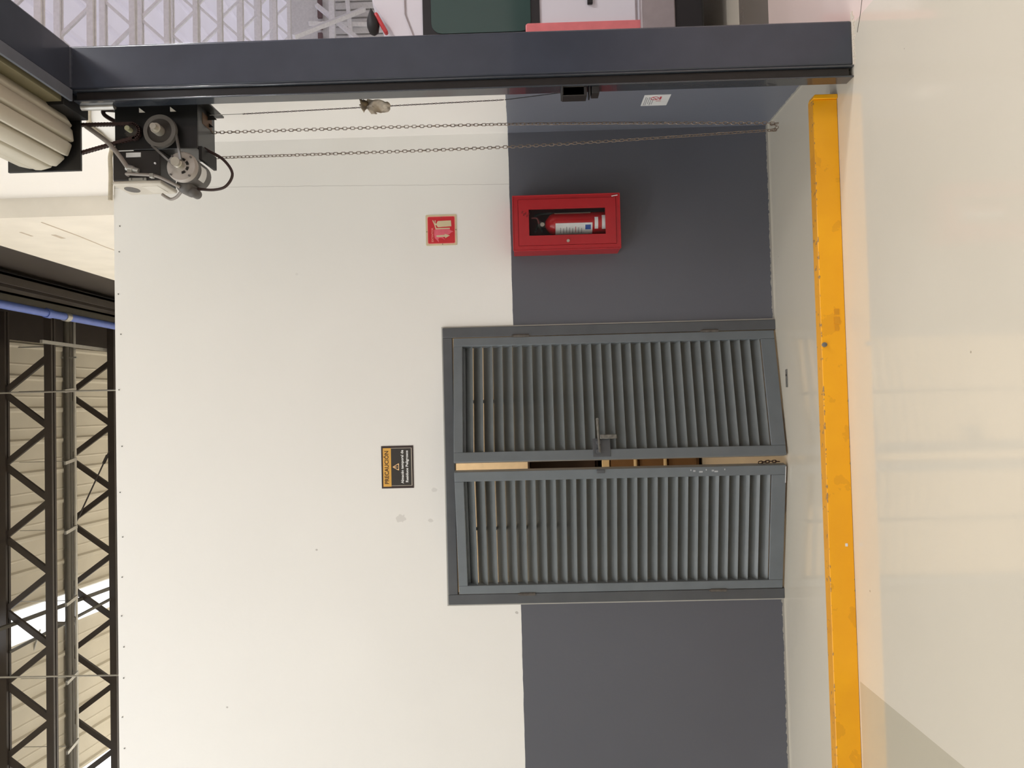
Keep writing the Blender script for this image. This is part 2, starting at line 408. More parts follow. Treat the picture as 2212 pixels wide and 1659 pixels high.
lin_w = MB().box(1.63, 1.82, -9, 3.69, 4.06, 11)
struct(lin_w.build('wall_over_shutter', M_UPPER, smooth=False))
struct(MB().box(-12.2, -12, -9, 17, 0, 12).build('wall_left', M_FRONT, smooth=False))
struct(MB().box(-12, 22, -9.2, -9, 0, 12.5).build('wall_back', M_FRONT, smooth=False))
struct(MB().box(-12, 1.8, 17, 17.2, 0, 9.4).build('wall_far', M_UPPER, smooth=False))
struct(MB().box(22, 22.2, -9, 28, 0, 10).build('wall_bay_right', M_WHITE, smooth=False))
# the store room behind the louvered doors
struct(MB().box(-6, 1.63, 7.62, 7.75, 0, 4.2).build('wall_store', M_STORE, smooth=False), 'lit tan wall inside the store room')

struct(MB().box(-3.75, -3.6, 5.14, 7.62, 0, 4.2).build('wall_store_light_block', M_STORE, smooth=False))  # added partition, unseen; keeps hall lamp light off the louvers
# right bay: far wall of upright ribbed sheets
far = struct(MB().box(1.98, 22, 27.4, 27.6, 0, 10).build('wall_bay_far', M_WHITE, smooth=False), 'white clad end wall of the next bay')
sh = None
for i in range(34):
    x = 10.0 + i * 0.3
    if sh is None:
        sh = MB().prism([(0, 0), (0.24, 0), (0.24, 7.6), (0, 7.6)], 27.3, 27.4).build('cladding_panel', M_WHITE, far, 0.03, smooth=False); c = sh
    else: c = sh.copy(); COL.objects.link(c)
    c.location = (x, 0, 0.6)
sv = None
for i in range(6):
    if sv is None: sv = MB().box(0, 0.28, 27.2, 27.31, 0, 0.16).build('wall_opening', mat('opening_brown', (120, 96, 96), 0.7), far, smooth=False); c = sv
    else: c = sv.copy(); COL.objects.link(c)
    c.location = (12.5 + i * 0.42, 0, 8.62)

# hall roof: ribbed sheets falling away from the camera
def deck(y): return 9.52 - 0.11 * (y - 13)
roof = thing('ceiling', '', None); del roof['label']; roof['kind'] = 'structure'; roof['label'] = 'beige ribbed metal roof over the hall'
slope = math.atan(0.11)
def sheet_mesh(w_, l):
    h = MB(); pr = [(0, 0), (0.03, -0.035), (0.07, -0.035), (0.10, 0), (w_ / 2 - .02, 0), (w_ / 2, -0.010), (w_ / 2 + .02, 0), (w_, 0)]
    n = len(pr); vs = [(x, y, z) for y in (0, l) for x, z in pr]
    h.add(vs, [(i, i + 1, n + i + 1, n + i) for i in range(n - 1)])
    return h
ys, ye = -9.0, 17.2
L = (ye - ys) / cos(slope)
pm = {}
for i in range(28):
    x = 1.63 - 0.515 * (i + 1)
    light = any(abs(x + 0.26 - s) < 0.26 for s in (-3.3, -6.35, -9.4))
    k = 'skylight_sheet' if light else 'roof_sheet'
    if k not in pm: c = pm[k] = sheet_mesh(0.517, L).build(k, M_SKYL if light else M_DECK, roof, smooth=False)
    else: c = pm[k].copy(); COL.objects.link(c)
    c.location = (x, ys, deck(ys)); c.rotation_euler = (-slope, 0, 0)
struct(MB().box(1.02, 1.66, 6.2, 17, 0, 0.001).build('trim_1', M_TRUSS, smooth=False))
tr = bpy.data.objects['trim_1']; tr.data.clear_geometry()
h = MB()
h.add([(1.22, 6.2, deck(6.2) - .10), (1.75, 6.2, deck(6.2) - .10), (1.75, 17, deck(17) - .10), (1.22, 17, deck(17) - .10),
       (1.22, 6.2, deck(6.2) - .05), (1.75, 6.2, deck(6.2) - .05), (1.75, 17, deck(17) - .05), (1.22, 17, deck(17) - .05)],
      [(0, 1, 2, 3), (4, 5, 6, 7), (0, 1, 5, 4), (1, 2, 6, 5), (2, 3, 7, 6), (3, 0, 4, 7)])
h.box(1.68, 1.75, 6.2, 17, 6.5, 9.9)
bpy.data.objects.remove(tr)
struct(h.build('trim_1', M_TRUSS, smooth=False), 'dark steel eaves plate above the cream side wall')

# ================================================================== roof steel of the hall
def truss(name, y, zt, zb, xs_top, x0, x1, m, label, group, th=0.11, dw=0.085):
    t = thing(name, label, 'roof truss', (0.0, y, zb), group)
    for nm, z in (('top_chord', zt), ('bottom_chord', zb)):
        c = MB()
        for dy in (-0.035, 0.035): c.box(x0, x1, y + dy - 0.022, y + dy + 0.022, z - th / 2, z + th / 2)
        c.build(nm, m, t, smooth=False)
    st = 1.09
    for xt in xs_top:
        for sgn in (-1, 1):
            MB().bar((xt, y, zt), (xt + sgn * st / 2, y, zb), dw, 0.05, up=(0, 1, 0)).build('brace', m, t, smooth=False)
    return t
tops = [-0.70 + 1.09 * k for k in range(-5, 2)]
truss('roof_truss', 11.5, 9.52, 8.81, tops, -7.0, 1.62, M_TRUSS, 'dark steel roof truss highest above the cream wall, nearest of the two', 'dark roof trusses')
truss('roof_truss', 13.0, 9.43, 8.672, tops, -7.0, 1.62, M_TRUSS, 'dark steel roof truss just above the top edge of the cream wall', 'dark roof trusses')
# conduits along the trusses, in clamps
pz = (('grey steel conduit beside the lower chord of the nearest dark truss', 8.80, 11.9, 0.04, M_TRUSSG), ('middle grey conduit between the two dark roof trusses', 8.90, 12.15, 0.035, M_TRUSSG), ('thin pale conduit nearest the far dark roof truss', 8.98, 12.42, 0.022, M_GALV))
for lab, z, y, r, m in pz:
    o = MB().cyl((-7, y, z), (1.62, y, z), r, 10).build('conduit', m); tag(o, lab, 'conduit', 'conduits along the roof')
for i, x in enumerate((0.42, -0.69, -1.76, -2.86, -4.05, -5.1)):
    c = MB().bar((x - .02, 11.75, 8.745), (x + .02, 12.14, 8.80), 0.05, 0.03)
    c.cyl((x, 11.95, 8.78), (x, 11.95, deck(11.95) - .05), 0.006, 6)
    o = c.build('pipe_clamp', M_GALV, smooth=False)
    tag(o, 'pale strut clamp under the roof conduits, number %s from the blue pipe' % ('one', 'two', 'three', 'four', 'five', 'six')[i], 'clamp', 'clamps under the roof conduits')
c = MB().box(1.10, 1.15, 11.2, 13.2, 8.73, 8.77); c.box(0.93, 0.95, 12.0, 12.03, 8.7, 8.95); c.cyl((1.12, 12.0, 8.75), (1.12, 12.0, deck(12)), .01, 6)
tag(c.build('slotted_strut', M_GALV, smooth=False), 'pale slotted strut hung beside the blue pipe under the roof', 'strut')
for x, lab in ((0.355, 'white hanging cable crossing the trusses above the door'), (-3.536, 'white hanging cable crossing the trusses below the skylight')):
    tag(MB().tube([(x, 10.5, 3.2), (x, 10.5, deck(10.5))], 0.012, 6).build('hanging_cable', M_GALV), lab, 'cable')
tag(MB().cyl((-2.0, 12.93, 9.38), (-0.60, 12.93, 8.70), 0.012, 6).cyl((-0.80, 12.93, 8.797), (-0.66, 12.93, 8.729), 0.025, 6).build('tie_rod', M_TRUSS), 'thin dark tie rod slanting across the far truss', 'rod')
tag(MB().cyl((-4.9, 12.3, 10.0), (-3.394, 12.3, 9.5), 0.016, 6).build('tie_rod', M_GALV), 'thin pale tie rod slanting under the skylight', 'rod')
c = MB().bar((-3.08, 9.5, deck(9.5) - .3), (-3.08, 16.5, deck(16.5) - .3), 0.05, 0.06)
c.bar((-3.08, 11.5, 8.82), (-3.5, 13.0, 9.35), 0.05, 0.03).bar((-3.5, 11.5, 9.45), (-3.08, 13.0, 8.7), 0.04, 0.03)
tag(c.build('truss_bridging', M_TRUSSG, smooth=False), 'steel bridging between the dark trusses under the bright skylight', 'bridging')
# longitudinal steel and the blue pipe
for (x0, x1, z0, z1, m, lab) in ((1.40, 1.52, 7.80, 8.05, M_TRUSSG, 'grey steel channel running beside the blue pipe'), (1.50, 1.62, 7.35, 7.55, M_TRUSS, 'dark steel channel between the cream wall and the blue pipe')):
    c = MB().box(x0, x1, 6.2, 16.8, z0, z0 + .025).box(x0, x1, 6.2, 16.8, z1 - .025, z1).box(x1 - .03, x1, 6.2, 16.8, z0, z1)
    tag(c.build('steel_channel', m, smooth=False), lab, 'beam')
t = thing('blue_pipe', 'blue painted pipe along the roof above the cream side wall', 'pipe', (1.355, 6.2, 7.8))
MB().cyl((1.355, 6.2, 7.8), (1.355, 16.8, 7.8), 0.052, 14).build('pipe_run', M_PIPE, t)
for y in (9.85, 10.25, 14.0): MB().cyl((1.355, y - .05, 7.8), (1.355, y + .05, 7.8), 0.064, 14).build('coupling', M_GALV if y == 10.25 else M_PIPE, t)

# ================================================================== next bay: roof and white trusses
bay = thing('ceiling', '', None); bay['label'] = 'white translucent roof over the next bay'; bay['kind'] = 'structure'
c0 = None
for i in range(27):
    if c0 is None:
        h = MB(); pr = [(0, 0), (0.05, -.05), (0.12, -.05), (0.17, 0), (0.75, 0)]; n = len(pr)
        h.add([(x, y, z) for y in (-9, 27.6) for x, z in pr], [(q, q + 1, n + q + 1, n + q) for q in range(n - 1)])
        c = c0 = h.build('bay_roof_sheet', M_BAYROOF, bay, smooth=False)
    else: c = c0.copy(); COL.objects.link(c)
    c.location = (1.75 + 0.75 * i, 0, 9.85)
nth = ('first', 'second', 'third', 'fourth', 'fifth', 'sixth', 'seventh', 'eighth', 'ninth', 'tenth', 'eleventh')
w0 = None
for i in range(11):
    y = 10.2 + 1.44 * i; x0 = 0.40 * y; x0 = max(x0, 2.1); x1 = 0.62 * y + 1
    if w0 is None:
        w0 = thing('white_roof_truss', '', 'roof truss', (0, y, 9.0), 'white roof trusses of the next bay')
        for nm, z in (('top_chord', 9.60), ('bottom_chord', 9.02)):
            c = MB()
            for dy in (-.035, .035): c.box(2.0, 18.5, y + dy - .022, y + dy + .022, z - .055, z + .055)
            c.build(nm, M_WTRUSS, w0, smooth=False)
        for k in range(15):
            for sgn in (-1, 1):
                xt = 2.6 + 1.09 * k
                MB().bar((xt, y, 9.60), (xt + sgn * .545, y, 9.02), .06, .05, up=(0, 1, 0)).build('brace', M_WTRUSS, w0, smooth=False)
        t = w0
    else:
        t = copy_to(w0, (0.37 * (i % 3), 1.44 * i, 0))
    t['label'] = 'white painted roof truss, %s in depth beyond the shutter opening' % nth[i]
g = MB()
for (a, b) in (((13.6, 26.5, 8.9), (13.9, 27.3, 6.9)), ((14.4, 26.8, 8.7), (13.0, 26.5, 7.2)), ((12.4, 25.0, 9.0), (14.2, 26.8, 7.0))): g.bar(a, b, .14, .14)
g.bar((11.5, 26.6, 8.1), (15.0, 26.6, 8.1), .16, .2).bar((11.5, 26.6, 7.3), (15.0, 26.6, 7.6), .12, .14)
tag(g.build('end_frame', M_WTRUSS, smooth=False), 'white braced end frame just above the white van', 'frame')

# ================================================================== white van in the next bay
van = thing('van', 'white van seen past the steel post with a dark rear window', 'van', (3.9, 8.0, 0))
VY = 5.8
def van_ring(y, k=1.0):
    pts = [(2.70, 0.34), (2.68, 0.9), (2.69, 1.4), (2.71, 2.2), (2.75, 2.42), (2.85, 2.57), (3.10, 2.72), (3.5, 2.78), (3.9, 2.80)]
    pts = pts + [(7.8 - x, z) for x, z in pts[::-1][1:]]
    return [Vector((3.9 + (x - 3.9) * k, y, 1.4 + (z - 1.4) * (0.5 + k / 2))) for x, z in pts]
h = MB().rings([van_ring(VY, 0.985), van_ring(VY + .03, 1.0), van_ring(VY + 4.9, 1.0), van_ring(VY + 5.2, 0.93)])
body = h.build('body', M_VAN, van)
MB().prism(rrect(2.74, 5.06, 1.44, 2.335, 0.11), VY - 0.012, VY + .01).build('window_frame', M_RUBBER, van)
MB().prism(rrect(2.855, 4.945, 1.51, 2.27, 0.08), VY - 0.018, VY - .004).build('window_pane', M_VGLASS, van)
for x, lab in ((2.80, 1), (4.892, 0)):
    MB().prism(rrect(x, x + 0.108, 0.62, 1.55, 0.02), VY - 0.03, VY + .02).build('tail_lamp', M_TAIL, van, 0.006)
MB().prism(rrect(2.76, 5.04, 0.42, 0.68, 0.05), VY - 0.07, VY + .1).build('bumper', M_VANG, van, 0.01)
MB().box(2.80, 5.0, VY - 0.05, VY + .3, 0.20, 0.43).build('bumper_skirt', M_RUBBER, van, 0.02)
MB().box(3.05, 3.13, VY - 0.025, VY + .01, 1.035, 1.075).build('door_latch', M_RUBBER, van, 0.004)
MB().box(3.893, 3.907, VY - 0.004, VY + .01, 0.7, 2.5).build('door_seam', M_RUBBER, van)
MB().box(2.85, 4.95, VY - 0.006, VY + .01, 0.70, 0.712).build('panel_seam', M_VANG, van)
for x in (2.82, 4.76):
    for y in (VY + .75, VY + 4.2):
        wh = MB().lathe((x, y, 0.34), (1, 0, 0), [(0, .20), (0, .30), (.03, .34), (.19, .34), (.22, .30), (.22, .20)], 24).build('wheel', M_RUBBER, van)
        MB().lathe((x - .005, y, 0.34), (1, 0, 0), [(0, .05), (0.01, .18), (0.21, .18), (.23, .05)], 16).build('wheel_disc', M_HUB, wh)
MB().lathe((2.84, VY - .05, 2.70), (1, 0, .12), [(0, .004), (.02, .034), (.07, .047), (.12, .043), (.17, .024), (.215, .002)], 18).build('beacon_cap', M_BLACKM, van)
MB().bar((2.85, VY - .05, 2.605), (3.01, VY - .05, 2.69), .05, .032).build('marker_lamp', M_BEACON, van, .012)
MB().bar((2.78, VY - .004, 2.385), (3.02, VY - .004, 2.47), .012, .008).bar((3.02, VY - .004, 2.47), (4.8, VY - .004, 2.50), .012, .008).build('roof_crease', M_VANG, van)

# ================================================================== steel portal frame
fr = thing('steel_door_frame', 'charcoal steel post and overhead beam framing the shutter opening', 'door frame', (1.71, 3.75, 0))
MB().box(1.603, 1.822, 3.69, 3.90, 0, 4.06).build('post', M_STEEL, fr, 0.012, seg=3)
MB().box(1.603, 1.822, -8, 3.69, 3.813, 4.06).build('beam', M_STEEL, fr, 0.008)
MB().tube([(1.612 + .02 * i, 3.688, 3.812 + .003 * (i % 2)) for i in range(11)], 0.008, 6).build('weld_bead', M_STEEL, fr)

# ================================================================== roller shutter
rs = thing('roller_shutter', 'rolled up cream slat shutter under the steel beam', 'roller shutter', (1.43, 3.8, 3.88))
ca, cb, rr_ = 1.43, 4.06, 0.175
n_sl = 13
for i in range(n_sl):
    a0 = 2 * pi * i / n_sl + .14; a1 = 2 * pi * (i + 1) / n_sl + .14
    h = MB(); rows = []
    prof = [(0.0, -.018), (0.05, -.012), (0.12, .004), (0.2, .007), (0.5, .003), (0.84, .002), (0.93, -.002), (1.0, -.018)]
    for y, sc in ((-7.5, 1), (3.80, 1), (3.845, .93)):
        rows.append([(ca + (rr_ + d) * sc * cos(a0 + (a1 - a0) * t), y, cb + (rr_ + d) * sc * sin(a0 + (a1 - a0) * t)) for t, d in prof])
    k = len(prof); h.add([p for r_ in rows for p in r_], [(r_ * k + q, r_ * k + q + 1, (r_ + 1) * k + q + 1, (r_ + 1) * k + q) for r_ in range(2) for q in range(k - 1)])
    h.build('slat', M_CREAM, rs)
MB().cyl((ca, -7.5, cb), (ca, 3.85, cb), 0.155, 20).build('barrel', M_PULLEYD, rs)
MB().prism([(1.262, 3.872), (1.61, 3.872), (1.61, 4.25), (1.262, 4.25)], 3.87, 3.885).build('end_bracket', M_BLACK, rs, .002)
MB().box(1.52, 1.60, 3.66, 3.87, 3.83, 3.94).build('bracket_arm', M_BLACKM, rs, .002)
h = MB().box(1.535, 1.585, -7.5, 3.66, 3.84, 3.925)
h.build('bottom_bar', M_OLIVE, rs, .004)
MB().box(1.545, 1.600, -7.5, 3.684, 3.801, 3.815).build('lintel_angle', mat('lintel_grey', (96, 100, 108), .4), rs)
# guide: two angles with a dark slot between
gd = MB()
gd.mat(0).box(1.545, 1.553, 3.69, 3.775, 0.0, 3.80).box(1.553, 1.603, 3.745, 3.775, 0.0, 3.80).box(1.594, 1.603, 3.685, 3.745, 0.0, 3.80)
guide = gd.build('guide_rail', mat('guide_gloss_paint', (50, 54, 60), .2, coat=.6), rs, .003)
MB().box(1.556, 1.592, 3.70, 3.744, 0.02, 3.79).build('guide_slot', M_SLOT, guide)
lk = MB().box(1.50, 1.546, 3.70, 3.775, 1.285, 1.405).box(1.505, 1.546, 3.69, 3.78, 1.40, 1.41).box(1.502, 1.546, 3.70, 3.77, 1.268, 1.276).box(1.510, 1.546, 3.70, 3.77, 1.225, 1.262)
lk.build('side_lock', M_BLACKM, rs, .003)
MB().box(1.502, 1.546, 3.70, 3.712, 1.30, 1.40).build('lock_plate', M_RUST, rs)
MB().cyl((1.545, 3.76, 3.635), (1.545, 3.76, 3.80), 0.018, 12).build('guide_tube', M_GALV, rs)

# ================================================================== opener with pulley and motor
op = thing('shutter_opener', 'black shutter opener with grey pulley and motor on the wall', 'opener', (1.45, 3.96, 3.25))
ch = MB()
ch.box(1.357, 1.598, 3.860, 3.868, 3.262, 3.688)                        # front plate
ch.box(1.357, 1.366, 3.868, 4.08, 3.262, 3.60).box(1.590, 1.60, 3.868, 4.08, 3.21, 3.72)
ch.box(1.357, 1.60, 4.072, 4.08, 3.262, 3.688).box(1.357, 1.598, 3.868, 4.08, 3.262, 3.272)
ch.build('chassis', M_BLACK, op, .002)
MB().prism([(1.602, 3.264), (1.548, 3.264), (1.548, 3.212)], 3.985, 3.990).prism([(1.540, 3.264), (1.515, 3.264), (1.515, 3.236)], 4.0, 4.005).build('bottom_gusset', M_BLACKM, op)
MB().prism([(1.505, 3.2605), (1.565, 3.2605), (1.565, 3.2625), (1.505, 3.2625)], 3.92, 4.04).build('chassis_reflection', mat('reflection_brown', (96, 70, 50), .6), op)  # brown reflection on the chassis bottom, laid on as a coloured patch
for x in (1.57, 1.57): pass
for z in (3.56, 3.40):
    MB().prism([(1.548, z), (1.548, z - .03), (1.572, z)], 3.856, 3.8605).build('slot_hole', M_UPPER, op)
pu = MB().mat(0).lathe((1.430, 3.80, 3.43), (0, 1, 0), [(0, .062), (0, .082), (.006, .084), (.010, .074), (.014, .084), (.022, .084), (.022, .062)], 40, close=True)
pu.build('pulley', M_PULLEY, op)
MB().lathe((1.430, 3.806, 3.43), (0, 1, 0), [(0, .002), (0, .066), (.012, .066), (.012, .002)], 32).build('pulley_web', M_PULLEYD, op)
MB().lathe((1.4285, 3.73, 3.43), (0, 1, 0), [(0, .008), (0, .016), (.028, .016), (.028, .026), (.08, .026), (.13, .022)], 18).build('pulley_shaft', M_SHAFT, op)
MB().lathe((1.449, 3.80, 3.595), (0, 1, 0), [(0, .004), (0, .013), (.05, .013), (.065, .016)], 14).build('sprocket_shaft', mat('sprocket_shaft_olive', (160, 158, 128), .4), op)
sp = MB()
for k in range(14):
    a = 2 * pi * k / 14; sp.prism([(1.444 + .030 * cos(a - .12), 3.592 + .030 * sin(a - .12)), (1.444 + .030 * cos(a + .12), 3.592 + .030 * sin(a + .12)), (1.444 + .037 * cos(a), 3.592 + .037 * sin(a))], 3.838, 3.846)
sp.lathe((1.444, 3.838, 3.592), (0, 1, 0), [(0, .003), (0, .031), (.008, .031), (.008, .003)], 24)
sp.build('sprocket', M_PULLEYD, op)
# roller chain from the sprocket up behind the bracket plate
rc = MB()
def rollers(a, b, n):
    a, b = Vector(a), Vector(b)
    for k in range(n):
        p = a.lerp(b, k / (n - 1)); q = a.lerp(b, (k + .8) / (n - 1))
        rc.bar(p - Vector((0, .008, 0)), q - Vector((0, .008, 0)), .004, .014, up=(1, 0, 0)).bar(p + Vector((0, .008, 0)), q + Vector((0, .008, 0)), .004, .014, up=(1, 0, 0))
        rc.cyl(p - Vector((0, .011, 0)), p + Vector((0, .011, 0)), .0085, 8)
rollers((1.484, 3.842, 3.60), (1.510, 3.900, 3.93), 20)
rollers((1.411, 3.842, 3.58), (1.352, 3.900, 3.93), 21)
arc = [(1.444 + .04 * cos(a), 3.842, 3.592 + .04 * sin(a)) for a in [radians(200 + 14 * k) for k in range(12)]]
for p in arc: rc.cyl((p[0], 3.831, p[2]), (p[0], 3.853, p[2]), .0085, 8)
rc.build('drive_chain', M_DCHAIN, op)
# motor
mo = MB().lathe((1.242, 3.785, 3.316), (0, 1, 0), [(0, .03), (.002, .070), (.012, .0765), (.03, .0765), (.034, .070)], 36)
motor = mo.build('motor', M_MOTOR, op)
MB().lathe((1.242, 3.815, 3.316), (0, 1, 0), [(0, .071), (.17, .071), (.19, .060), (.195, .02)], 32).build('motor_can', M_MOTORD, motor)
for k in range(8):
    a = radians(22 + 45 * k)
    if k in (2, 3): continue
    a0, a1 = a - .26, a + .26
    MB().prism([(1.242 + r_ * cos(q), 3.316 + r_ * sin(q)) for r_, q in ((.029, a0), (.029, a), (.029, a1), (.041, a1), (.041, a), (.041, a0))], 3.782, 3.788).build('vent_slot', M_SLOT, motor)
MB().lathe((1.245, 3.72, 3.317), (0, 1, 0), [(0, .006), (0, .022), (.018, .022), (.022, .013), (.028, .022), (.036, .022), (.07, .02)], 18).build('motor_pulley', M_SHAFT, motor)
for a in (40, 130, 220, 310):
    MB().cyl((1.242 + .066 * cos(radians(a)), 3.778, 3.316 + .066 * sin(radians(a))), (1.242 + .066 * cos(radians(a)), 3.79, 3.316 + .066 * sin(radians(a))), .005, 8).build('bolt', M_MOTORD, motor)
st = MB()
rows = []
for y in (3.86, 3.925):
    rows.append([(1.242 + .0722 * cos(radians(a)), y, 3.316 + .0722 * sin(radians(a))) for a in range(228, 289, 10)])
st.add(rows[0] + rows[1], [(q, q + 1, 7 + q + 1, 7 + q) for q in range(6)]); st.build('rating_plate', M_PALE, motor)
MB().lathe((1.165, 3.84, 3.335), (0.05, 1, 0), [(0, .02), (.01, .036), (.03, .040), (.12, .040), (.14, .03)], 20).lathe((1.135, 3.86, 3.30), (0.05, 1, 0), [(0, .014), (.01, .024), (.08, .024), (.09, .015)], 16).build('capacitor_cover', M_MOTORD, motor)
# belt
def belt_side(a, b): return MB().bar(a, b, .012, .010, up=(0, 1, 0))
MB().bar((1.430 - .02, 3.812, 3.43 - .08), (1.245 + .012, 3.745, 3.317 - .019), .010, .012, up=(0, 1, 0)).bar((1.430 - .072, 3.812, 3.43 + .043), (1.245 - .008, 3.745, 3.317 + .021), .010, .012, up=(0, 1, 0)).build('drive_belt', M_PULLEY, op)
MB().box(1.30, 1.37, 3.87, 4.06, 3.245, 3.262).build('motor_bracket', M_BLACKM, op, .002)
# control box
cbx = MB().box(1.203, 1.356, 3.87, 4.05, 3.461, 3.705).build('control_box', mat('control_box_black', (46, 42, 40), .45), op, .003)
MB().box(1.180, 1.203, 3.868, 4.055, 3.455, 3.71).build('box_cover', M_COVER, cbx, .008)
cv = MB()
pts = [(3.955 + .05 * cos(radians(a)), 3.65 + .035 * sin(radians(a))) for a in range(0, 360, 20)]
n = len(pts); cv.add([(1.1785, y, z) for y, z in pts] + [(1.1815, y, z) for y, z in pts], [tuple(range(n))] + [(i, (i + 1) % n, n + (i + 1) % n, n + i) for i in range(n)])
cv.build('oval_badge', M_MOTORD, cbx)
MB().box(1.1785, 1.181, 3.90, 4.02, 3.49, 3.57).build('cover_label', mat('faded_label', (212, 205, 192), .5), cbx)
MB().box(1.200, 1.213, 3.862, 3.871, 3.53, 3.62).build('cover_hinge', M_GALV, cbx)
for z in (3.545, 3.605):
    for x in (1.2035, 1.2095): MB().cyl((x, 3.859, z), (x, 3.863, z), .0025, 8).build('hinge_screw', M_MOTORD, cbx)
MB().box(1.322, 1.345, 3.866, 3.8705, 3.559, 3.635).build('paper_label', M_PALE, cbx)
MB().cyl((1.2865, 3.862, 3.485), (1.2865, 3.871, 3.485), .005, 10).build('indicator', M_SWHITE, cbx)
MB().lathe((1.255, 3.845, 3.598), (-.3, 0, -1), [(-.025, .012), (-.025, .017), (.012, .017), (.012, .013), (.04, .012)], 12).box(1.232, 1.262, 3.83, 3.858, 3.590, 3.612).build('conduit_fitting', M_GALV, op, .002)
MB().tube(smoothpath([(1.502, 3.90, 3.86), (1.416, 3.87, 3.745), (1.372, 3.85, 3.698), (1.317, 3.84, 3.652), (1.254, 3.84, 3.61)]), .012, 10).build('flexible_conduit', M_CABLE, op)
MB().tube(smoothpath([(1.227, 3.86, 3.62), (1.227, 3.835, 3.615), (1.221, 3.83, 3.562), (1.211, 3.83, 3.47), (1.181, 3.83, 3.402), (1.151, 3.84, 3.346)]), .008, 10).build('motor_lead', M_CABLE, op)
MB().box(1.200, 1.222, 3.82, 3.845, 3.475, 3.495).build('lead_clip', M_GALV, op, .002)
MB().tube(smoothpath([(1.158, 3.98, 3.505), (1.139, 3.98, 3.477), (1.131, 3.98, 3.455), (1.137, 3.96, 3.418), (1.156, 3.93, 3.381)]), .008, 8).build('lower_lead', M_CABLE, op)
MB().tube(smoothpath([(1.40, 3.95, 3.285), (1.373, 3.95, 3.247), (1.323, 3.95, 3.167), (1.248, 3.95, 3.120), (1.183, 3.95, 3.154), (1.165, 3.95, 3.22), (1.167, 3.93, 3.294)]), .0075, 8).build('dark_lead', M_DCABLE, op)
MB().tube(smoothpath([(1.60, 3.95, 3.737), (1.604, 3.95, 3.785), (1.593, 3.95, 3.797), (1.571, 3.95, 3.782), (1.536, 3.95, 3.72), (1.53, 3.95, 3.67)]), .011, 8).build('bent_lead', M_DCABLE, op)

# hand chain: a long loop of steel links
def chain(pts, pitch, length, width, wire, n1=8, n2=4, twist=0.0):
    P = [Vector(p) for p in pts]; seg = []; tot = 0
    for a, b in zip(P, P[1:]): seg.append((tot, (b - a).length, a, b)); tot += (b - a).length
    h = MB(); k = int(tot / pitch)
    for i in range(k):
        s = (i + .5) * pitch
        for (t0, l, a, b) in seg:
            if t0 <= s <= t0 + l: break
        c = a.lerp(b, (s - t0) / l); t = (b - a).normalized(); u = t.cross(Vector((0, 1, 0))).normalized(); v = t.cross(u)
        ang = (pi / 2 if i % 2 else 0) + twist * sin(s * 2.3) + 0.12 * sin(i * 1.7); d = u * cos(ang) + v * sin(ang)
        hl, hw = length / 2 - wire, width / 2 - wire / 1; ring = []
        for q in range(n1):
            a_ = 2 * pi * (q + .5) / n1; e = 1 if cos(a_) >= 0 else -1
            ring.append(c + t * (e * (hl - hw) + hw * cos(a_)) + d * (hw * sin(a_)))
        h.tube(ring, wire, n2, True)
    return h
strand = smoothpath([(1.502, 4.045, 3.30), (1.496, 4.04, 1.70), (1.462, 4.04, 0.40), (1.450, 4.04, 0.285), (1.436, 4.04, 0.262), (1.424, 4.045, 0.285), (1.420, 4.05, 0.40), (1.377, 4.05, 1.70), (1.367, 4.05, 3.30)], 8)
hc = chain(strand, 0.0206, 0.030, 0.0185, 0.0021, twist=.5).build('hand_chain', M_CHAIN, op); hc['kind'] = 'stuff'; hc['label'] = 'long loop of steel links hanging from the opener'
# lock release chain with the rag tied to it
lc = thing('lock_chain', 'thin dark chain and wire running down beside the steel post', 'chain', (1.57, 3.90, 2.0))
MB().tube([(1.559, 3.95, 3.235), (1.560, 3.95, 3.06)], 0.0018, 6).build('pull_wire', M_GALV, lc)
c = chain([(1.560, 3.95, 3.06), (1.5735, 3.945, 2.40), (1.583, 3.93, 1.69)], 0.0105, 0.0155, 0.0085, 0.0016, 6, 4).build('small_links', M_DCHAIN, lc); c['kind'] = 'stuff'
MB().tube([(1.583, 3.93, 1.69), (1.578, 3.85, 1.40), (1.545, 3.74, 1.33)], 0.002, 6).build('pull_wire', M_BLACKM, lc)
def cloth(poly, y, th, seed):
    """crumpled cloth: a filled outline, refined and pushed about in depth"""
    bm = bmesh.new(); vs = [bm.verts.new((x, y, z)) for x, z in poly]; bm.faces.new(vs)
    bmesh.ops.triangulate(bm, faces=bm.faces)
    for _ in range(3): bmesh.ops.subdivide_edges(bm, edges=bm.edges, cuts=1, use_grid_fill=True)
    from mathutils import noise
    for v in bm.verts:
        p = v.co * 28 + Vector((seed, 0, 0)); v.co.y += 0.030 * noise.noise(p); v.co.x += .003 * noise.noise(p * 2.1); v.co.z += .003 * noise.noise(p * 1.7 + Vector((5, 5, 5)))
    bmesh.ops.solidify(bm, geom=bm.faces[:], thickness=th)
    bm.normal_update(); h = MB(); bm.verts.index_update()
    h.add([v.co.copy() for v in bm.verts], [[v.index for v in f_.verts] for f_ in bm.faces]); bm.free()
    return h
def rp(a, b):                                           # crop position on the rag -> metres on its plane
    return (1.585 - (b - 740) * 0.000129 - 0.0000003 * a, 2.447 - (a - 280) * 0.0001335)
rag = thing('rag', 'dirty cream rag knotted on the thin chain beside the post', 'rag', (1.56, 3.94, 2.37))
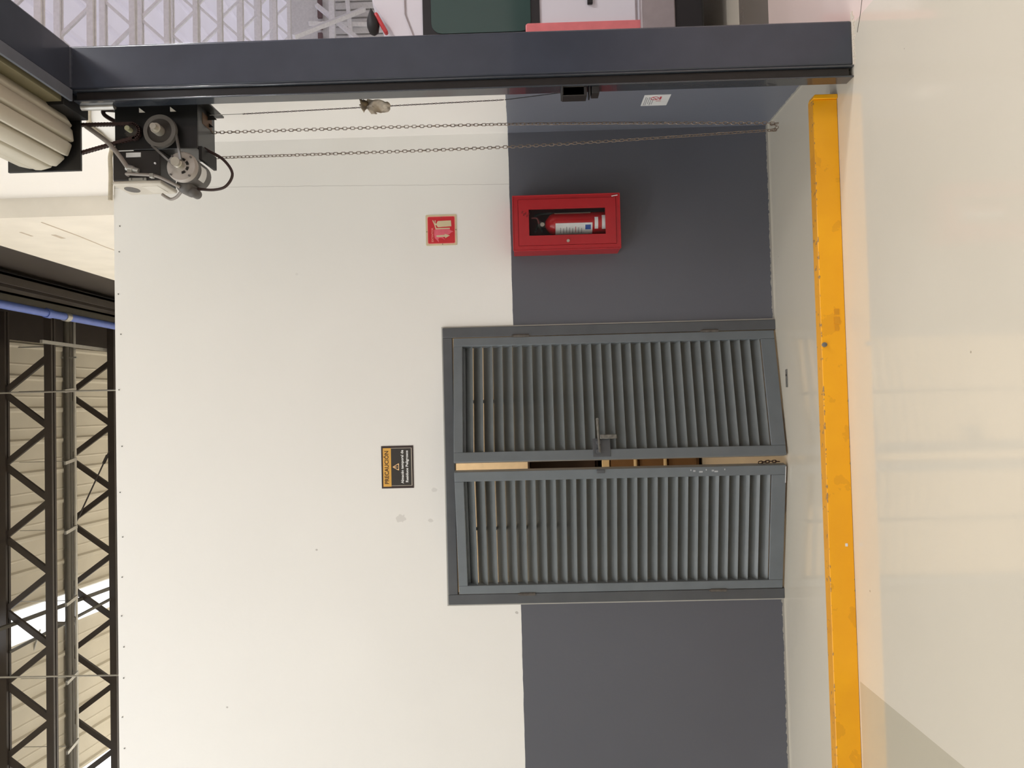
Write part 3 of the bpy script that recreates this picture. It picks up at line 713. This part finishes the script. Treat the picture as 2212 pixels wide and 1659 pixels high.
cl = [(560, 640), (640, 560), (740, 560), (860, 660), (960, 690), (1090, 715), (1170, 640), (1260, 650), (1320, 700), (1420, 690), (1480, 740), (1520, 830), (1490, 900), (1500, 1000), (1440, 1075), (1340, 1100), (1230, 1080), (1130, 1045), (1060, 1055), (960, 990), (890, 985), (920, 1080), (980, 1160), (1000, 1140), (940, 1195), (860, 1180), (740, 1150), (660, 1040), (600, 920), (560, 840)]
cloth([rp(*p) for p in cl], 3.935, .003, 3).build('cloth_tail', M_RAG, rag)
c2 = [(270, 740), (390, 660), (520, 640), (580, 720), (560, 930), (510, 1060), (480, 1105), (420, 1010), (370, 930), (380, 830), (300, 765)]
cloth([rp(*p) for p in c2], 3.930, .003, 11).build('cloth_end', M_RAG, rag)
kx, kz = rp(500, 720)
MB().lathe((kx, 3.925, kz), (0.5, .2, 1), [(-.022, .004), (-.014, .013), (0, .016), (.014, .012), (.024, .004)], 10).tube(smoothpath([(kx + .004, 3.92, kz + .01), (kx + .016, 3.915, kz + .018), (kx + .022, 3.92, kz + .012)]), .006, 6).build('knot', M_RAGD, rag)
MB().tube([(kx, 3.93, kz), (kx + .03, 3.80, kz - .004)], .002, 5).build('tie_string', M_BLACKM, rag)

# conduit along the side wall and the top of the front wall
cd = MB().tube(smoothpath([(1.775, 4.10, 3.95), (1.775, 4.56, 4.22), (1.772, 4.76, 4.26), (1.765, 4.955, 4.30), (1.70, 4.975, 4.318), (1.58, 4.976, 4.316), (1.42, 4.978, 4.322)]), .014, 8)
tag(cd.build('wall_conduit', mat('old_conduit', (190, 178, 156), .6, noise=.2), None), 'old pale conduit bending round the top corner of the wall', 'conduit')

# ================================================================== louvered double door
dr = struct(MB().mat(0).box(-1.268, -1.203, 4.972, 5.05, 0.0, 2.150).box(0.452, 0.517, 4.972, 5.05, 0.0, 2.150).box(-1.203, 0.452, 4.972, 5.05, 2.088, 2.150).build('door_1', M_JAMB, None, .004), 'grey steel louvered double door standing slightly open')
MB().box(-1.277, 0.525, 4.985, 5.14, 2.150, 2.158).box(-1.277, -1.268, 4.985, 5.14, 0, 2.150).box(0.517, 0.525, 4.985, 5.14, 0, 2.150).build('plaster_edge', mat('frame_edge_grey', (178, 174, 166), .6), dr)
LW = 0.815
def leaf(hx, sgn, ang, hook):
    """hinge at (hx, 4.985); sgn=-1 swings from the right jamb, +1 from the left"""
    T = Matrix.Translation((hx, 4.984, 0)) @ Matrix.Rotation(ang, 4, 'Z')
    def X(a): return a * sgn
    def bx(h, a0, a1, y0, y1, z0, z1):
        x0, x1 = sorted((X(a0), X(a1))); return h.box(x0, x1, y0, y1, z0, z1, T)
    h = MB(); d0, d1 = -0.012, 0.042
    bx(h, 0.006, 0.062, d0, d1, 0.012, 2.080); bx(h, LW - .062, LW, d0, d1, 0.012, 2.080)
    bx(h, 0.062, LW - .062, d0, d1, 2.022, 2.080); bx(h, 0.062, LW - .062, d0, d1, 0.012, 0.100)
    bx(h, 0.05, LW - .05, d1 - .002, 0.092, 2.006, 2.06)
    lf = h.build('door_leaf', M_DOOR, dr, .003)
    n = 30; p = (2.018 - 0.104) / n; base = None
    for i in range(n):
        zt = 2.020 - i * p
        if base is None:
            q = MB(); x0, x1 = sorted((X(.040), X(LW - .040)))
            prof = [(0.082, p * 1.035), (0.071, p * .94), (0.054, p * .76), (0.034, p * .52), (0.013, p * .22), (-0.002, 0.0), (0.001, -.001), (0.017, p * .21), (0.038, p * .51), (0.058, p * .75), (0.075, p * .93), (0.085, p * 1.02)]
            k = len(prof)
            q.add([(x, y, z) for x in (x0, x1) for y, z in prof], [tuple(range(k)), tuple(range(2 * k - 1, k - 1, -1))] + [(j, k + j, k + (j + 1) % k, (j + 1) % k) for j in range(k)])
            base = q.build('slat', M_SLAT); c = base
        else:
            c = base.copy(); COL.objects.link(c)
        c.matrix_world = T @ Matrix.Translation((0, random.uniform(-.001, .001), zt - p)) @ Matrix.Rotation(random.uniform(-.02, .02), 4, 'X')
        adopt(c, lf)
    h = MB(); bx(h, LW / 2 - .01, LW / 2 + .01, 0.088, 0.096, 0.05, 2.05); h.build('stiffener', M_BLACKM, lf)
    for z in (1.64, 0.42):
        h = MB(); a, b = T @ Vector((X(0.0), -.012, z - .05)), T @ Vector((X(0.0), -.012, z + .05))
        h.cyl(a, b, .011, 10); h.cyl(b, b + Vector((0, 0, .012)), .007, 8); h.build('hinge', M_RUST, lf)
    return lf, T, X, bx
ang = math.asin((4.984 - 4.818) / LW)
lfR, TR, XR, bxR = leaf(0.452, -1, ang, True)
lfL, TL, XL, bxL = leaf(-1.205, 1, -math.asin((4.984 - 4.832) / LW), False)
# slide bolt on the right leaf
h = MB(); a, b = TR @ Vector((XR(.565), -.030, 1.176)), TR @ Vector((XR(.775), -.030, 1.170)); h.cyl(a, b, .0075, 10)
h.cyl(a, a + Vector((0, -.012, 0)), .0085, 8)
h.build('slide_bolt', M_IRON, lfR)
h = MB(); bxR(h, .70, .725, -.034, -.012, 1.16, 1.19); bxR(h, .755, .78, -.034, -.012, 1.16, 1.19); bxR(h, .685, .80, -.016, -.011, 1.10, 1.21); h.build('bolt_plate', M_JAMB, lfR, .002)
h = MB(); bxR(h, .665, .692, -.045, -.037, 1.06, 1.165); bxR(h, .665, .692, -.045, -.012, 1.150, 1.160); h.build('hasp_tab', M_IRON, lfR, .004)
h = MB(); bxL(h, .79, .812, -.022, -.012, 1.14, 1.19); h.build('bolt_keeper', M_JAMB, lfL, .003)
# scraped bright strip and scuffs
h = MB(); bxL(h, .70, .805, -.0135, -.0115, .013, .017); h.build('bare_edge', M_PALE, lfL)
h = MB()
for k in range(7): bxL(h, .79 - .006 * (k % 3), .80 - .006 * (k % 3), -.0132, -.0118, .60 - .035 * k + .01 * (k % 2), .606 - .035 * k + .01 * (k % 2) + .008 * (k % 3))
h.build('paint_scuff', mat('scuff_light', (176, 178, 180), .6), lfL)
# little chain hanging in the gap at the bottom
pc = chain([(-0.392, 4.86, 0.17), (-0.385, 4.85, 0.10), (-0.388, 4.855, 0.03)], .021, .034, .022, .003, 10, 5)
o = pc.build('gap_chain', M_DCHAIN); tag(o, 'short dark chain hanging in the gap between the door leaves', 'chain')

# ================================================================== inside the store room
ct = thing('drawer_cabinet', 'brown drawer cabinet with pale pulls seen through the door gap', 'cabinet', (-0.55, 7.3, 0))
MB().box(-1.05, -0.15, 7.17, 7.60, 0.03, 0.93).build('carcass', M_WOOD, ct, .003)
MB().box(-1.07, -0.13, 7.14, 7.61, 0.862, 0.93).build('counter', M_PULL, ct, .004)
for i in range(3):
    d = MB().box(-1.03, -0.17, 7.15, 7.18, 0.06 + .268 * i, 0.315 + .268 * i).build('drawer', M_WOOD, ct, .003)
    MB().box(-0.60, -0.50, 7.12, 7.152, 0.338 + .275 * i - .26 * 0, 0.362 + .275 * i).build('drawer_pull', M_PULL, d, .004) if i < 2 else None
cs = thing('dark_case', 'dark brown open case standing on the drawer cabinet', 'case', (-0.55, 7.35, 0.93))
h = MB().box(-1.0, -0.98, 7.2, 7.6, .931, 1.618).box(-.22, -.2, 7.2, 7.6, .931, 1.618).box(-1.0, -.2, 7.2, 7.6, 1.60, 1.618).box(-1.0, -.2, 7.58, 7.6, .931, 1.618)
h.build('case_shell', M_DWOOD, cs); MB().box(-.98, -.22, 7.56, 7.58, .96, 1.59).build('case_back', M_DWOOD, cs)

# ================================================================== fire extinguisher cabinet
cab = thing('extinguisher_cabinet', 'red steel cabinet with a glazed door on the slate wainscot', 'cabinet', (1.149, 4.9, 1.0))
x0, x1, z0, z1, yf, yb = 0.976, 1.322, 1.0, 1.672, 4.812, 4.992
h = MB().mat(0).box(x0, x0 + .012, yf + .01, yb, z0, z1).box(x1 - .012, x1, yf + .01, yb, z0, z1).box(x0 + .012, x1 - .012, yf + .01, yb, z1 - .012, z1).box(x0 + .012, x1 - .012, yf + .01, yb, z0, z0 + .012)
h.box(x0, x0 + .028, yf, yf + .01, z0, z1).box(x1 - .024, x1, yf, yf + .01, z0, z1).box(x0 + .028, x1 - .024, yf, yf + .01, z1 - .032, z1).box(x0 + .028, x1 - .024, yf, yf + .01, z0, z0 + .024)
for a, b in (((x0, yf, z0), (x0, yf, z1)), ((x1, yf, z0), (x1, yf, z1)), ((x0, yf, z1), (x1, yf, z1)), ((x0, yf, z0), (x1, yf, z0))): h.cyl(a, b, .0035, 10)
h.build('case', M_RED, cab)
MB().box(x0 + .004, x1 - .004, yb - .012, yb - .002, z0 + .004, z1 - .004).build('back_panel', M_REDD, cab)
dx0, dx1, dz0, dz1 = 1.006, 1.296, 1.026, 1.638; wx0, wx1, wz0, wz1 = 1.067, 1.234, 1.092, 1.572
h = MB().box(dx0, wx0, yf - .005, yf + .006, dz0, dz1).box(wx1, dx1, yf - .005, yf + .006, dz0, dz1).box(wx0, wx1, yf - .005, yf + .006, wz1, dz1).box(wx0, wx1, yf - .005, yf + .006, dz0, wz0)
cdoor = h.build('cabinet_door', M_RED, cab)
MB().box(wx0 - .005, wx1 + .005, yf + .002, yf + .005, wz0 - .005, wz1 + .005).build('glass_pane', M_GLASS, cdoor)
MB().lathe((1.029, yf - .014, 1.329), (0, 1, 0), [(0, .003), (0, .0085), (.004, .010), (.012, .010)], 16).build('lock', M_SHAFT, cdoor)
MB().cyl((x1 - .012, yf - .004, 1.012), (x1 - .018, yf - .004, 1.05), .003, 8).build('hinge_pin', M_PALE, cdoor)
h = MB()
for k in range(9): 
    px, pz_ = 1.222 - .006 * (k % 4) - .002 * k, 1.612 - .005 * k + .008 * (k % 2); h.box(px - .004, px + .003, yf - .0056, yf - .0048, pz_ - .006, pz_ + .004)
h.build('ink_smudge', mat('smudge_dark_red', (126, 26, 30), .5), cdoor)
ex = thing('fire_extinguisher', 'red fire extinguisher with white label inside the cabinet', 'fire extinguisher', (1.155, 4.90, 1.012))
ec = (1.155, 4.897)
MB().lathe((*ec, 1.013), (0, 0, 1), [(0, .05), (.004, .068), (.02, .072), (.395, .072), (.425, .060), (.445, .035), (.455, .02)], 32).build('cylinder', M_EXT, ex)
MB().lathe((*ec, 1.465), (0, 0, 1), [(0, .018), (.02, .018), (.03, .022), (.05, .02)], 16).build('valve', M_MOTORD, ex)
MB().bar((1.155, 4.90, 1.515), (1.10, 4.845, 1.535), .018, .008).build('squeeze_handle', M_BLACKM, ex)
MB().bar((1.155, 4.90, 1.498), (1.105, 4.855, 1.490), .016, .008).build('carry_handle', M_BLACKM, ex)
MB().lathe((1.150, 4.862, 1.487), (0, 1, 0), [(0, .003), (0, .013), (.006, .015), (.03, .012)], 18).build('gauge', M_SHAFT, ex)
MB().tube(smoothpath([(1.165, 4.90, 1.49), (1.205, 4.90, 1.53), (1.222, 4.89, 1.50), (1.226, 4.885, 1.35), (1.226, 4.885, 1.15)]), .008, 8).build('hose', M_BLACKM, ex)
MB().tube(smoothpath([(1.19, 4.86, 1.555), (1.185, 4.85, 1.52), (1.15, 4.845, 1.508)]), .006, 6).build('pull_strap', mat('strap_dull_red', (110, 50, 50), .6), ex)
def wrap(a0, a1, z0_, z1_, r=.0728):
    st = MB(); A = [a0 + (a1 - a0) * i / 10 for i in range(11)]
    st.add([(ec[0] + r * cos(radians(a)), ec[1] + r * sin(radians(a)), z) for z in (z0_, z1_) for a in A], [(q, q + 1, 11 + q + 1, 11 + q) for q in range(10)])
    return st
lab_ = wrap(195, 262, 1.172, 1.405).build('label', M_PALE, ex)
wrap(228, 252, 1.182, 1.217, .0735).build('label_emblem', M_BLUE, lab_)
for k in range(8): wrap(205 + 3 * (k % 3), 236 + 4 * (k % 3), 1.238 + .019 * k, 1.242 + .019 * k, .0735).build('label_line', M_RINK if k == 2 else M_INK, lab_)
wrap(320, 340, 1.18, 1.41).build('side_label', M_COVER, ex)
wrap(230, 290, 1.136, 1.158).build('white_band', M_PALE, ex)
wrap(228, 300, 1.090, 1.112, .0735).build('white_band', M_PALE, ex)

# ================================================================== signs on the front wall
sg = thing('extinguisher_sign', 'small square red extinguisher sign on the cream wall', 'sign', (1.162, 4.99, 2.145))
T0 = Matrix.Translation((1.162, 0, 2.145)) @ Matrix.Rotation(radians(-.4), 4, 'Y') @ Matrix.Translation((-1.162, 0, -2.145))
y0 = 4.9885
MB().prism(rrect(1.061, 1.263, 2.044, 2.246, .008), y0, YW).build('plate', M_SIGNTAN, sg)
MB().prism(rrect(1.072, 1.252, 2.054, 2.235, .010), y0 - .0006, y0).build('border_line', M_SIGNLINE, sg)
MB().prism(rrect(1.0755, 1.2485, 2.0575, 2.2315, .008), y0 - .0012, y0).build('red_field', M_SIGNRED, sg)
def su(a, b): return (1.263 - (b - 345) / 1020 * 0.202, 2.246 - (a - 290) / 1010 * 0.202)   # sign drawing -> metres
def patch(name, poly, m, d): return MB().prism([su(*p) for p in poly], y0 - d, y0 - .0008).build(name, m, sg, smooth=False)
patch('flame', [(560, 850), (640, 820), (1060, 830), (1110, 880), (1195, 915), (1120, 945), (1060, 1000), (930, 1040), (850, 1110), (920, 1195), (830, 1130), (740, 1110), (690, 1150), (715, 1265), (580, 1120), (560, 1000)], M_SIGNPINK, .0016)
patch('extinguisher_shape', [(660, 590), (700, 555), (1120, 545), (1130, 740), (690, 760), (655, 720), (640, 680), (610, 700), (640, 790), (1080, 790), (1080, 825), (610, 830), (575, 690), (510, 530), (540, 525), (585, 640), (590, 530), (620, 530), (610, 630), (655, 640)], M_SIGNTAN, .0022)
patch('arrow', [(630, 1030), (910, 1020), (905, 985), (1075, 1045), (920, 1130), (915, 1085), (640, 1090)], M_SIGNTAN, .0022)
lettering('EXTINTOR', .017, su(0, 1015)[0], su(508, 0)[1], y0 - .0018, M_SIGNLINE, sg, bold=.0004, width=.093)
for x, z in ((1.162, 2.239), (1.162, 2.05), (1.255, 2.145), (1.067, 2.145)):
    pass
for a, b in ((800, 435), (830, 1325), (1275, 860), (325, 905)):
    x, z = su(a, b); MB().cyl((x, y0 - .002, z), (x, y0, z), .003, 8).build('rivet', M_RUST, sg)

cs_ = thing('caution_sign', 'black and amber caution sign above the louvered door', 'sign', (-0.377, 4.99, 2.464))
y1 = 4.9885
def cu(a, b):                                           # position on the sign drawing -> metres
    u = (b - 300) / 1175.0; v = (a - 425) / 905.0
    return (-0.2395 - u * 0.2745, 2.568 - v * 0.2085)
def quad(name, a0, b0, a1, b1, m, d):
    (xa, za), (xb, zb) = cu(a0, b0), cu(a1, b1); xs_, zs_ = sorted((xa, xb)), sorted((za, zb))
    return MB().box(xs_[0], xs_[1], y1 - d, y1 - d + .0008, zs_[0], zs_[1]).build(name, m, cs_, smooth=False)
MB().box(-.514, -.2395, y1, YW, 2.3595, 2.568).build('plate', mat('sign_edge_black', (50, 34, 32), .5), cs_, .001)
quad('amber_band', 472, 358, 702, 1425, M_AMBER, .0014)
quad('black_field', 704, 358, 1290, 1410, mat('sign_white_line', (190, 180, 165), .5), .0008)
quad('inner_field', 704, 372, 1268, 1396, M_SBLACK, .0014)
lettering('PRECAUCIÓN', .037, cu(0, 893)[0], cu(580, 0)[1], y1 - .0018, M_BROWN, cs_, bold=.0007, width=.213)
def tri(r, m, d, nm):
    A, B, C_ = cu(745 - r, 884), cu(915 + r * .55, 790 - r * .9), cu(915 + r * .55, 978 + r * .9); P = []
    for p, q, s_ in ((A, B, C_), (B, C_, A), (C_, A, B)):
        p, q, s_ = Vector(p), Vector(q), Vector(s_); d1, d2 = (s_ - p).normalized(), (q - p).normalized()
        rr = .007
        for t in (0, .25, .5, .75, 1): P.append(tuple(p + d1 * rr * (1 - t) ** 2 + d2 * rr * t ** 2))
    MB().prism(P, y1 - d, y1 - d + .0006).build(nm, m, cs_, smooth=False)
tri(14, mat('sign_peach', (250, 206, 150), .5), .0018, 'triangle_border')
tri(-22, M_SBLACK, .0024, 'triangle_field')
quad('mark_stroke', 790, 874, 850, 896, mat('sign_peach', (250, 206, 150), .5), .003)
quad('mark_dot', 862, 876, 882, 894, mat('sign_peach', (250, 206, 150), .5), .003)
lettering('Almacén temporal de', .0235, cu(0, 880)[0], cu(1018, 0)[1], y1 - .0018, M_SWHITE, cs_, bold=.0006, width=.217)
lettering('Residuos Peligrosos', .0235, cu(0, 875)[0], cu(1150, 0)[1], y1 - .0018, M_SWHITE, cs_, bold=.0006, width=.205)

# sticker on the return wall (faces the hall)
sk = thing('notice_sticker', 'small white notice sticker low on the return wall', 'sticker', (1.789, 4.52, 0.806))
def side(name, ya, yb_, za, zb, m, d): return MB().box(1.79 - d, 1.79 - d + .0012, ya, yb_, za, zb).build(name, m, sk, smooth=False)
side('paper', 4.440, 4.600, 0.730, 0.884, M_PALE, .0013)
for k, (a, b, c_) in enumerate(((4.47, 4.59, .868), (4.48, 4.59, .858), (4.47, 4.57, .846), (4.49, 4.59, .834), (4.50, 4.58, .822))): side('print_line', a, b, c_, c_ + .004, M_INK, .0018)
MB().tube([(1.788, 4.487 + .022 * cos(a), .818 + .022 * sin(a)) for a in [2 * pi * k / 20 for k in range(20)]], .0022, 5, True).tube([(1.788, 4.472, .832), (1.788, 4.502, .804)], .0022, 5).build('prohibition_ring', M_RINK, sk)
side('red_print', 4.465, 4.51, .778, .790, M_RINK, .0018); side('red_print', 4.525, 4.532, .775, .805, M_RINK, .0018); side('print_line', 4.56, 4.568, .832, .838, M_INK, .0018)

# ================================================================== yellow rail on the floor
rl = thing('yellow_rail', 'low yellow steel guard rail along the floor before the door', 'rail', (0, 3.93, 0))
MB().box(-9, 1.520, 3.895, 3.962, 0, 0.124).build('rail_bar', M_RAIL, rl, .004)
MB().prism([(1.520, 0), (1.543, 0), (1.543, .116), (1.520, .124)], 3.886, 3.962).build('end_cap', mat('yellow_paint_end', (252, 178, 20), .35), rl, .003)
for x in (0.27, -2.4): MB().lathe((x, 3.882, .110), (0, 1, 0), [(0, .004), (.002, .011), (.014, .013)], 12).build('bolt', M_IRON, rl)
for (xa, xb, za, zb) in ((.375, .41, .028, .058), (.42, .45, .03, .055), (.34, .37, .035, .056)): MB().box(xa, xb, 3.8935, 3.896, za, zb).build('tape_patch', M_TAPE, rl)
MB().box(-.742, -.727, 3.8935, 3.896, .03, .042).build('bare_spot', M_PALE, rl)

fp = thing('floor_plate', 'small worn metal bolt plate on the floor before the right door leaf', 'plate', (0.13, 4.80, 0))
MB().box(0.075, 0.185, 4.775, 4.805, 0, 0.004).build('plate', M_IRON, fp, .001)
MB().cyl((0.15, 4.79, 0.003), (0.15, 4.79, 0.006), .007, 10).build('bolt_hole', M_BLACKM, fp)
